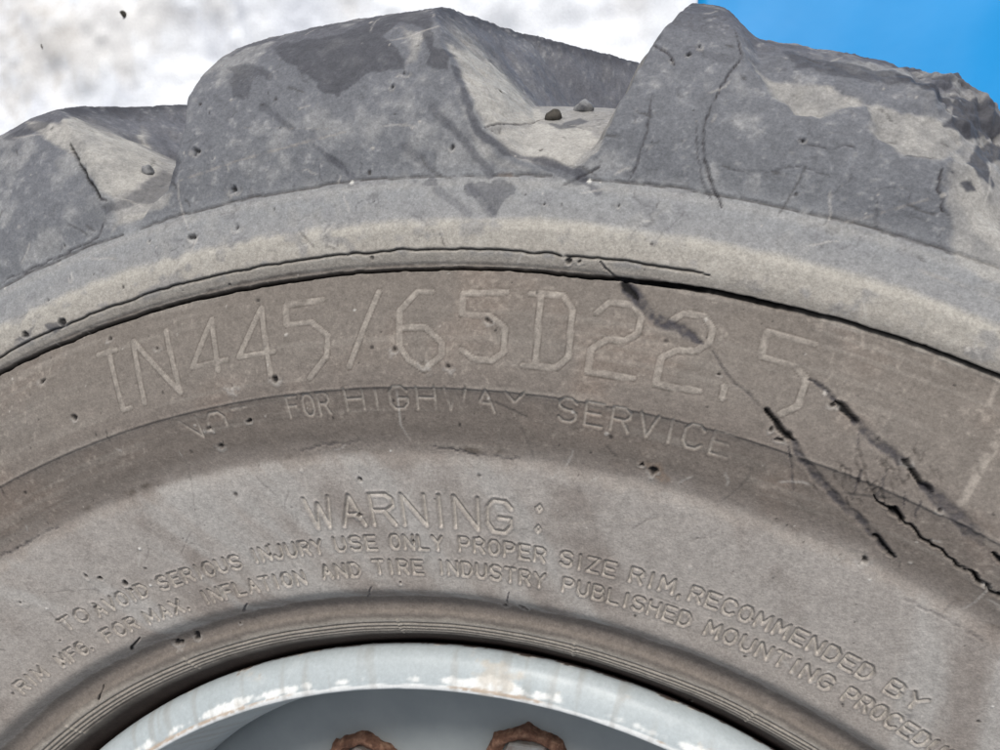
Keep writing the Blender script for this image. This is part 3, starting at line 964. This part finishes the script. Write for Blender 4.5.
# ------------------------------------------------------------------ the wheel
wheel = bpy.data.objects.new('truck_wheel', None)
C.objects.link(wheel)
tag(wheel, 'worn dusty lug tyre on a grey painted steel rim lying on the snow', 'wheel')

V = np.stack([PX, PY, PZ + ZOFF], -1)
Nrm = grid_normals(V, True)
Q = grid_quads(NR, NC, True)
# orient outwards
k0 = np.searchsorted(front_s, 70); 
if Nrm[k0, 10, 2] < 0:
    Nrm = -Nrm
    Q = Q[:, ::-1]
Vf, Nf, Cf, Gf = V.reshape(-1, 3), Nrm.reshape(-1, 3), COL.reshape(-1, 3), ROUGH.ravel()
# which object each face belongs to: 0 tyre carcass, 1.. letters, then lugs
letf = LET.ravel()[Q]
fid = np.zeros(len(Q), np.int64)
lmax = letf.max(1)
fid = np.where((letf > 0).sum(1) >= 3, lmax, 0)
sq = SM[Q[:, 0] // NC]; backq = IS_BACK[Q[:, 0] // NC]
NLET = len(LETTERS)
lugq = LUG_I.ravel()[Q[:, 0]] % 20
on_lug = (sq >= S_H) & (M_RAW.ravel()[Q].min(1) < .97)
fid = np.where(on_lug, NLET + 1 + lugq + 20 * backq, fid)
order = np.argsort(fid, kind='stable')
fs = fid[order]
starts = np.r_[0, np.where(np.diff(fs))[0] + 1, len(fs)]
tyre = None
for a, b in zip(starts[:-1], starts[1:]):
    f = fs[a]
    q = Q[order[a:b]]
    u, inv = np.unique(q, return_inverse=True)
    inv = inv.reshape(q.shape)
    nm = 'tyre' if f == 0 else ('molded_letter' if f <= NLET else 'tread_lug')
    ob = mesh_from(nm, Vf[u], inv, MAT_RUBBER, wheel if f == 0 else tyre, Cf[u], Gf[u], Nf[u])
    if f == 0:
        tyre = ob

# rim: closed section turned round the axle ---------------------------------------------------
RIM = [(.2700, -.200), (.2860, -.040), (.3000, -.033), (.3070, -.0270), (.3112, -.0225), (.3123, -.0185), (.3112, -.0150), (.3082, -.0112), (.3040, -.0090),
       (.2995, -.0076), (.2968, -.0072), (.2952, -.0075), (.2939, -.0088), (.2932, -.0115), (.2915, -.0180), (.2870, -.0330), (.2790, -.0560), (.2735, -.0800),
       (.2715, -.1050), (.2690, -.1400), (.2680, -.2600), (.2760, -.3200), (.2960, -.3560), (.3060, -.3600), (.3105, -.3520), (.3020, -.3370), (.2860, -.3300), (.2700, -.200)]
RIM = np.array(RIM)
rs = np.r_[0, np.cumsum(np.hypot(*np.diff(RIM, axis=0).T))]
s_lo, s_hi = rs[3], rs[16]
rr_s = np.r_[np.linspace(0, s_lo, 6)[:-1], np.linspace(s_lo, s_hi, 110)[:-1], np.linspace(s_hi, rs[-1], 60)]
rim_r, rim_h = pchip(rs, RIM[:, 0], rr_s), pchip(rs, RIM[:, 1], rr_s)
t_r = np.radians(np.r_[np.arange(-50, 45, .24), np.arange(45, 310 - .01, 1.5)])
tg = (np.degrees(t_r) + 180) % 360 - 180
RX, RY = rim_r[:, None] * np.sin(t_r)[None], rim_r[:, None] * np.cos(t_r)[None]
RZ = rim_h[:, None] + 0 * RX
rp = (RX, RY, RZ)
a1, a2, a3 = fbm(rp, 22, 3, 201), fbm(rp, 110, 3, 203), fbm(rp, 420, 2, 205)
rcol = np.empty(RX.shape + (3,)); rcol[:] = lin((176, 184, 186))


def rmix(mask, rgb):
    rcol[:] += (lin(rgb) - rcol) * np.clip(mask, 0, 1)[..., None]


sF = rs[11]; sE = rs[5]
sg = rr_s[:, None] * 1000 + 0 * RX
rmix(.30 * sstep(-.2, .5, a1), (160, 170, 173))
rmix(.35 * sstep(.1, .5, a2 + a1 * .4), (192, 198, 199))
# paint chipped to pale primer along the rolled edge, rust lines and smears
eF = np.exp(-((sg - sF * 1000 + 0.6) / 1.5) ** 2)
rmix(1.0 * sstep(.30, .55, eF + a2 * .30 + a1 * .2), (232, 234, 232))
chip = np.exp(-((sg - sF * 1000 + 4.2) / 3.4) ** 2)
rmix(.85 * sstep(.46, .64, chip * .62 + a2 * .45 + a1 * .35 + a3 * .15), (238, 239, 236))
eE = np.exp(-((sg - sE * 1000 - .6) / 1.3) ** 2)
rmix(.9 * sstep(.52, .62, eE * .55 + a2 * .5 + a3 * .25), (222, 218, 208))
rust = np.exp(-((sg - sF * 1000 + 1.6) / 1.2) ** 2)
rmix(.75 * sstep(.50, .75, rust * .6 + a1 * .55 + a3 * .25), (176, 148, 118))
rmix(.55 * sstep(.30, .55, a2 * .8 + a1 * .5 + a3 * .3 - .05), (190, 180, 164))
run = fbm((tg[None] * .9 + 0 * sg, sg * .02, sg * 0), 1., 3, 209)
rmix(.35 * sstep(.15, .5, run), (150, 146, 138))
rmix(.8 * sstep(.55, .68, a3 * .7 + a2 * .4), (120, 96, 78))
out_ = sg < (sE * 1000 + .5 + a2 * 1.6 + a3 * .8)
rmix(out_ * .9, (70, 52, 44))
rough_r = np.full(RX.shape, .42) + .25 * sstep(.2, .6, a2)
disp = (a2 * .00012 + a1 * .0003)
RVz = RZ + disp
RV = np.stack([RX, RY, RVz + ZOFF], -1)
rq = grid_quads(len(rr_s), len(t_r), True)
rn = grid_normals(RV, True)
kF = int(np.argmin(abs(rr_s - rs[10])))
if rn[kF, 5, 2] < 0:
    rn = -rn; rq = rq[:, ::-1]
rim = mesh_from('rim', RV.reshape(-1, 3), rq, MAT_PAINT, wheel, rcol.reshape(-1, 3), rough_r.ravel())

# wheel disc
DISC = np.array([(.2735, -.100), (.2690, -.0965), (.2600, -.0960), (.1850, -.0975), (.1700, -.1040), (.1450, -.1150), (.1150, -.1180), (.1120, -.1200), (.1120, -.1290),
                 (.1450, -.1270), (.1720, -.1160), (.1860, -.1090), (.2600, -.1075), (.2735, -.1085)])
dt_ = np.radians(np.arange(0, 360, 2.0))
DX, DY = DISC[:, 0][:, None] * np.sin(dt_)[None], DISC[:, 0][:, None] * np.cos(dt_)[None]
DZ = DISC[:, 1][:, None] + 0 * DX
DV = np.stack([DX, DY, DZ + ZOFF], -1)
dq = grid_quads(len(DISC), len(dt_), True)
MAT_DISC = noise_mat('disc_paint', (142, 148, 148), (156, 161, 160), 22, .5, .05, .001, .4)
dn = grid_normals(DV, True)
if dn[2, 5, 2] < 0:
    dq = dq[:, ::-1]
disc = mesh_from('wheel_disc', DV.reshape(-1, 3), dq, MAT_DISC, wheel)


def lathe(prof, n, flats=None):
    """verts, quads of a small turned solid; flats = polygon with that many sides"""
    ang = np.arange(n) * 2 * math.pi / n
    vs = []
    for (r, h, hx) in prof:
        rr_ = np.full(n, r)
        if hx:
            k = 2 * math.pi / hx
            rr_ = r * np.cos(k / 2) / np.cos((ang % k) - k / 2)
        vs.append(np.stack([rr_ * np.cos(ang), rr_ * np.sin(ang), np.full(n, h)], -1))
    P = np.stack(vs)
    return P.reshape(-1, 3), grid_quads(len(prof), n, True)


MAT_RUST = noise_mat('rust', (82, 60, 50), (164, 130, 108), 160, .9, 1.0, .003, .2, (122, 90, 74))
MAT_NUT = noise_mat('nut_paint', (104, 84, 72), (150, 152, 150), 75, .55, .3, .001, .4)
RN, NNUT = .2120, 13
nut_v, nut_q = lathe([(.0001, .009, 0), (.0125, .009, 0), (.0150, .0105, 0), (.0215, .0105, 6), (.0222, .0085, 6), (.0222, .0, 6)], 48)
nut_v *= np.array([.92, .92, .62])
was_v, was_q = lathe([(.0222, .0040, 6), (.0240, .0105, 8), (.0262, .0125, 8), (.0282, .0105, 8), (.0292, .0060, 8), (.0298, .0, 8)], 96)
was_v[:, 2] *= .62
nw = fbm((was_v[:, 0], was_v[:, 1], was_v[:, 2]), 260, 3, 301)
was_v = was_v * (1 + .07 * nw)[:, None] * np.array([.95, .95, 1])
stud_v, stud_q = lathe([(.0001, .019, 0), (.0085, .019, 0), (.0098, .0175, 0), (.0098, .010, 0)], 24)
for i in range(NNUT):
    a = math.radians(5.0 + i * 360 / NNUT)
    loc = (RN * math.sin(a), RN * math.cos(a), ZOFF - .0966)
    if i == 0:
        nut = mesh_from('wheel_nut', nut_v, nut_q[:, ::-1], MAT_NUT, disc, smooth=False)
        ring_ = mesh_from('nut_collar', was_v, was_q[:, ::-1], MAT_RUST, disc)
        stud = mesh_from('wheel_stud', stud_v, stud_q[:, ::-1], MAT_RUST, disc)
        trio = (nut, ring_, stud)
    else:
        new = []
        for o in trio:
            c = o.copy(); C.objects.link(c); c.parent = disc; new.append(c)
        trio = tuple(new)
    for o in trio:
        o.location = loc
        o.rotation_euler = (0, 0, i * 1.37)

# ------------------------------------------------------------------ snow
gx = np.unique(np.r_[np.linspace(-12, -1.3, 40), np.linspace(-1.1, .3, 260), np.linspace(.3, 1.3, 40), np.linspace(1.3, 12, 40)])
gy = np.unique(np.r_[np.linspace(-12, -.9, 40), np.linspace(-.9, .45, 60), np.linspace(.45, 1.25, 170), np.linspace(1.25, 1.7, 20), np.linspace(1.7, 12, 40)])
SX, SY = np.meshgrid(gx, gy)
zz = 0 * SX
b1 = fbm((SX, SY, zz), 3.0, 3, 401); b2 = fbm((SX, SY, zz), 13, 3, 403); b3 = fbm((SX, SY, zz), 60, 2, 405)
ridge = 1 - np.abs(fbm((SX * 1.6 + SY * .5, SY * .7, zz), 6.0, 3, 407)) * 2
SZ = b1 * .030 + b2 * .013 + b3 * .0030 + ridge * .009 - .020
rad = np.hypot(SX, SY)
under = 1 - sstep(.60, .72, rad)
flat_tarp = sstep(.06, .11, SX) * sstep(.40, .5, SY) * (1 - sstep(1.9, 2.1, SY)) * (1 - sstep(2.0, 2.2, SX))
SZ = SZ * (1 - np.maximum(under, flat_tarp)) - .002 * np.maximum(under, flat_tarp)
SZ = np.where(under > .5, np.minimum(SZ, .0), SZ)
scol = np.empty(SX.shape + (3,)); scol[:] = lin((234, 237, 241))
d1 = fbm((SX, SY, zz), 7, 4, 411); d2 = fbm((SX * 1.8 + SY * .6, SY * .8, zz), 16, 3, 413); d3 = fbm((SX, SY, zz), 70, 2, 415)


def smix(a, c):
    scol[:] += (lin(c) - scol) * np.clip(a, 0, 1)[..., None]


smix(.75 * sstep(-.05, .45, d2 + d1 * .5), (212, 216, 224))
smix(.7 * sstep(.12, .5, d1 + d2 * .3), (216, 214, 210))
smix(.3 * sstep(.15, .6, d3 * .6 + d1 * .9), (204, 202, 200))
for x0, y0, rr0, k in ((-.60, .83, .030, .9), (-.64, .81, .05, .7), (-.66, .87, .06, .6), (-.40, .84, .022, .4), (-.24, .83, .02, .35), (-.68, .76, .03, .5), (.05, .80, .03, .3)):
    dd = np.hypot(SX - x0, (SY - y0) * .8) / rr0 + d3 * .6 + d2 * .5
    smix(k * (1 - sstep(.2, 1.3, dd)), (212, 210, 207))
    smix(k * .3 * (1 - sstep(.1, .5, dd)), (168, 160, 150))
m = attr_material('old_snow', .25, 1.0, .6, 60, 420, var=.03)
snow = mesh_from('snow_ground', np.stack([SX, SY, SZ], -1).reshape(-1, 3), grid_quads(len(gy), len(gx), False), m, None, scol.reshape(-1, 3), np.full(SX.size, .8))
tag(snow, kind='structure')

# ------------------------------------------------------------------ blue sheet beside the tyre
tx = np.linspace(.121, 1.5, 130); ty = np.linspace(.545, 1.7, 110)
TX, TY = np.meshgrid(tx, ty)
TZ = .0045 + .0060 * (1 - np.abs(fbm((TX * .6, TY * 1.6, TX * 0), 4, 2, 501)) * 2) + .0006 * fbm((TX, TY, TX * 0), 25, 2, 503)
edge = np.minimum(np.minimum(TX - tx[0], tx[-1] - TX), np.minimum(TY - ty[0], ty[-1] - TY))
TZ = TZ + .0015 * (edge < .022)
TX = TX + .003 * fbm((TY, TX * 0, TX * 0), 6, 2, 505)
top = np.stack([TX, TY, TZ], -1); bot = top - np.array([0, 0, .0016])
nr_, nc_ = TX.shape
qt = grid_quads(nr_, nc_, False); n0 = nr_ * nc_
bd = [(0, j) for j in range(nc_)] + [(i, nc_ - 1) for i in range(1, nr_)] + [(nr_ - 1, j) for j in range(nc_ - 2, -1, -1)] + [(i, 0) for i in range(nr_ - 2, 0, -1)]
bi = np.array([i * nc_ + j for i, j in bd])
qs = np.stack([bi, bi + n0, np.roll(bi, -1) + n0, np.roll(bi, -1)], -1)
MAT_BLUE = noise_mat('blue_coated_fabric', (0, 138, 206), (4, 146, 216), 4, .45, .25, .004, .3)
tarp = mesh_from('tarpaulin', np.r_[top.reshape(-1, 3), bot.reshape(-1, 3)], np.r_[qt, qt[:, ::-1] + n0, qs], MAT_BLUE)
tag(tarp, 'bright blue smooth tarpaulin spread on the snow behind the tyre tread', 'tarpaulin')

# ------------------------------------------------------------------ pebbles caught in the tread, bits on the snow
def pebble(x, y, z, r, seed, mat, name, label, cat, group, sq=(1, 1, .8)):
    n, k = 10, 14
    th = np.linspace(.02, math.pi - .02, n)[:, None]; ph = (np.arange(k) * 2 * math.pi / k)[None]
    p = np.stack([np.sin(th) * np.cos(ph), np.sin(th) * np.sin(ph), np.cos(th) + 0 * ph], -1)
    w = 1 + .38 * fbm((p[..., 0] + seed, p[..., 1], p[..., 2]), 1.4, 2, seed)
    p = p * w[..., None] * r * np.array(sq)
    o = mesh_from(name, p.reshape(-1, 3), grid_quads(n, k, True)[:, ::-1], mat, smooth=True)
    o.location = (x, y, z)
    o.rotation_euler = (seed * .7, seed * 1.3, seed)
    tag(o, label, cat, group)
    return o
MAT_STONE = noise_mat('grey_stone', (62, 64, 70), (138, 138, 138), 220, .6, .6, .001, .4)
MAT_DARK = noise_mat('dark_bark', (44, 43, 40), (84, 80, 74), 300, .9, .6, .001, .2)


def at_groove(bx, by):
    """surface point of the tyre above a plan position on the uncut section (mm)"""
    rr_ = math.hypot(bx, by); t = math.degrees(math.atan2(bx, by))
    i = int(np.argmin(abs(R_MM - rr_))); j = int(np.argmin(abs(TD - t)))
    return V[i, j]


for i, (bx, by, r, lab) in enumerate([
        (49.5, 566.2, .0040, 'small dark pebble wedged deepest in the mud of the central tread groove'),
        (61.4, 580.4, .0047, 'larger pale grey pebble jammed against the wall of the worn lug'),
        (-140.6, 543.1, .0032, 'small grey pebble stuck on the beige mud between the two intact lugs')]):
    p = at_groove(bx, by)
    pebble(p[0], p[1], p[2] + r * .25, r, 3 + i * 4, MAT_STONE if i else MAT_DARK, 'pebble', lab, 'pebble', 'pebbles caught in the tread')
for i, (x, y, r, lab) in enumerate([
        (-.512, .841, .0042, 'single dark green crumb of bark lying alone on clean snow'),
        (-.628, .817, .0026, 'tiny dark bark crumb inside the dirty snow patch')]):
    k = int(np.argmin(abs(gx - x))); j = int(np.argmin(abs(gy - y)))
    pebble(x, y, SZ[j, k] + r * .3, r, 21 + i * 3, MAT_DARK, 'bark_crumb', lab, 'bark', 'bark crumbs on the snow', (1.4, .8, .45))
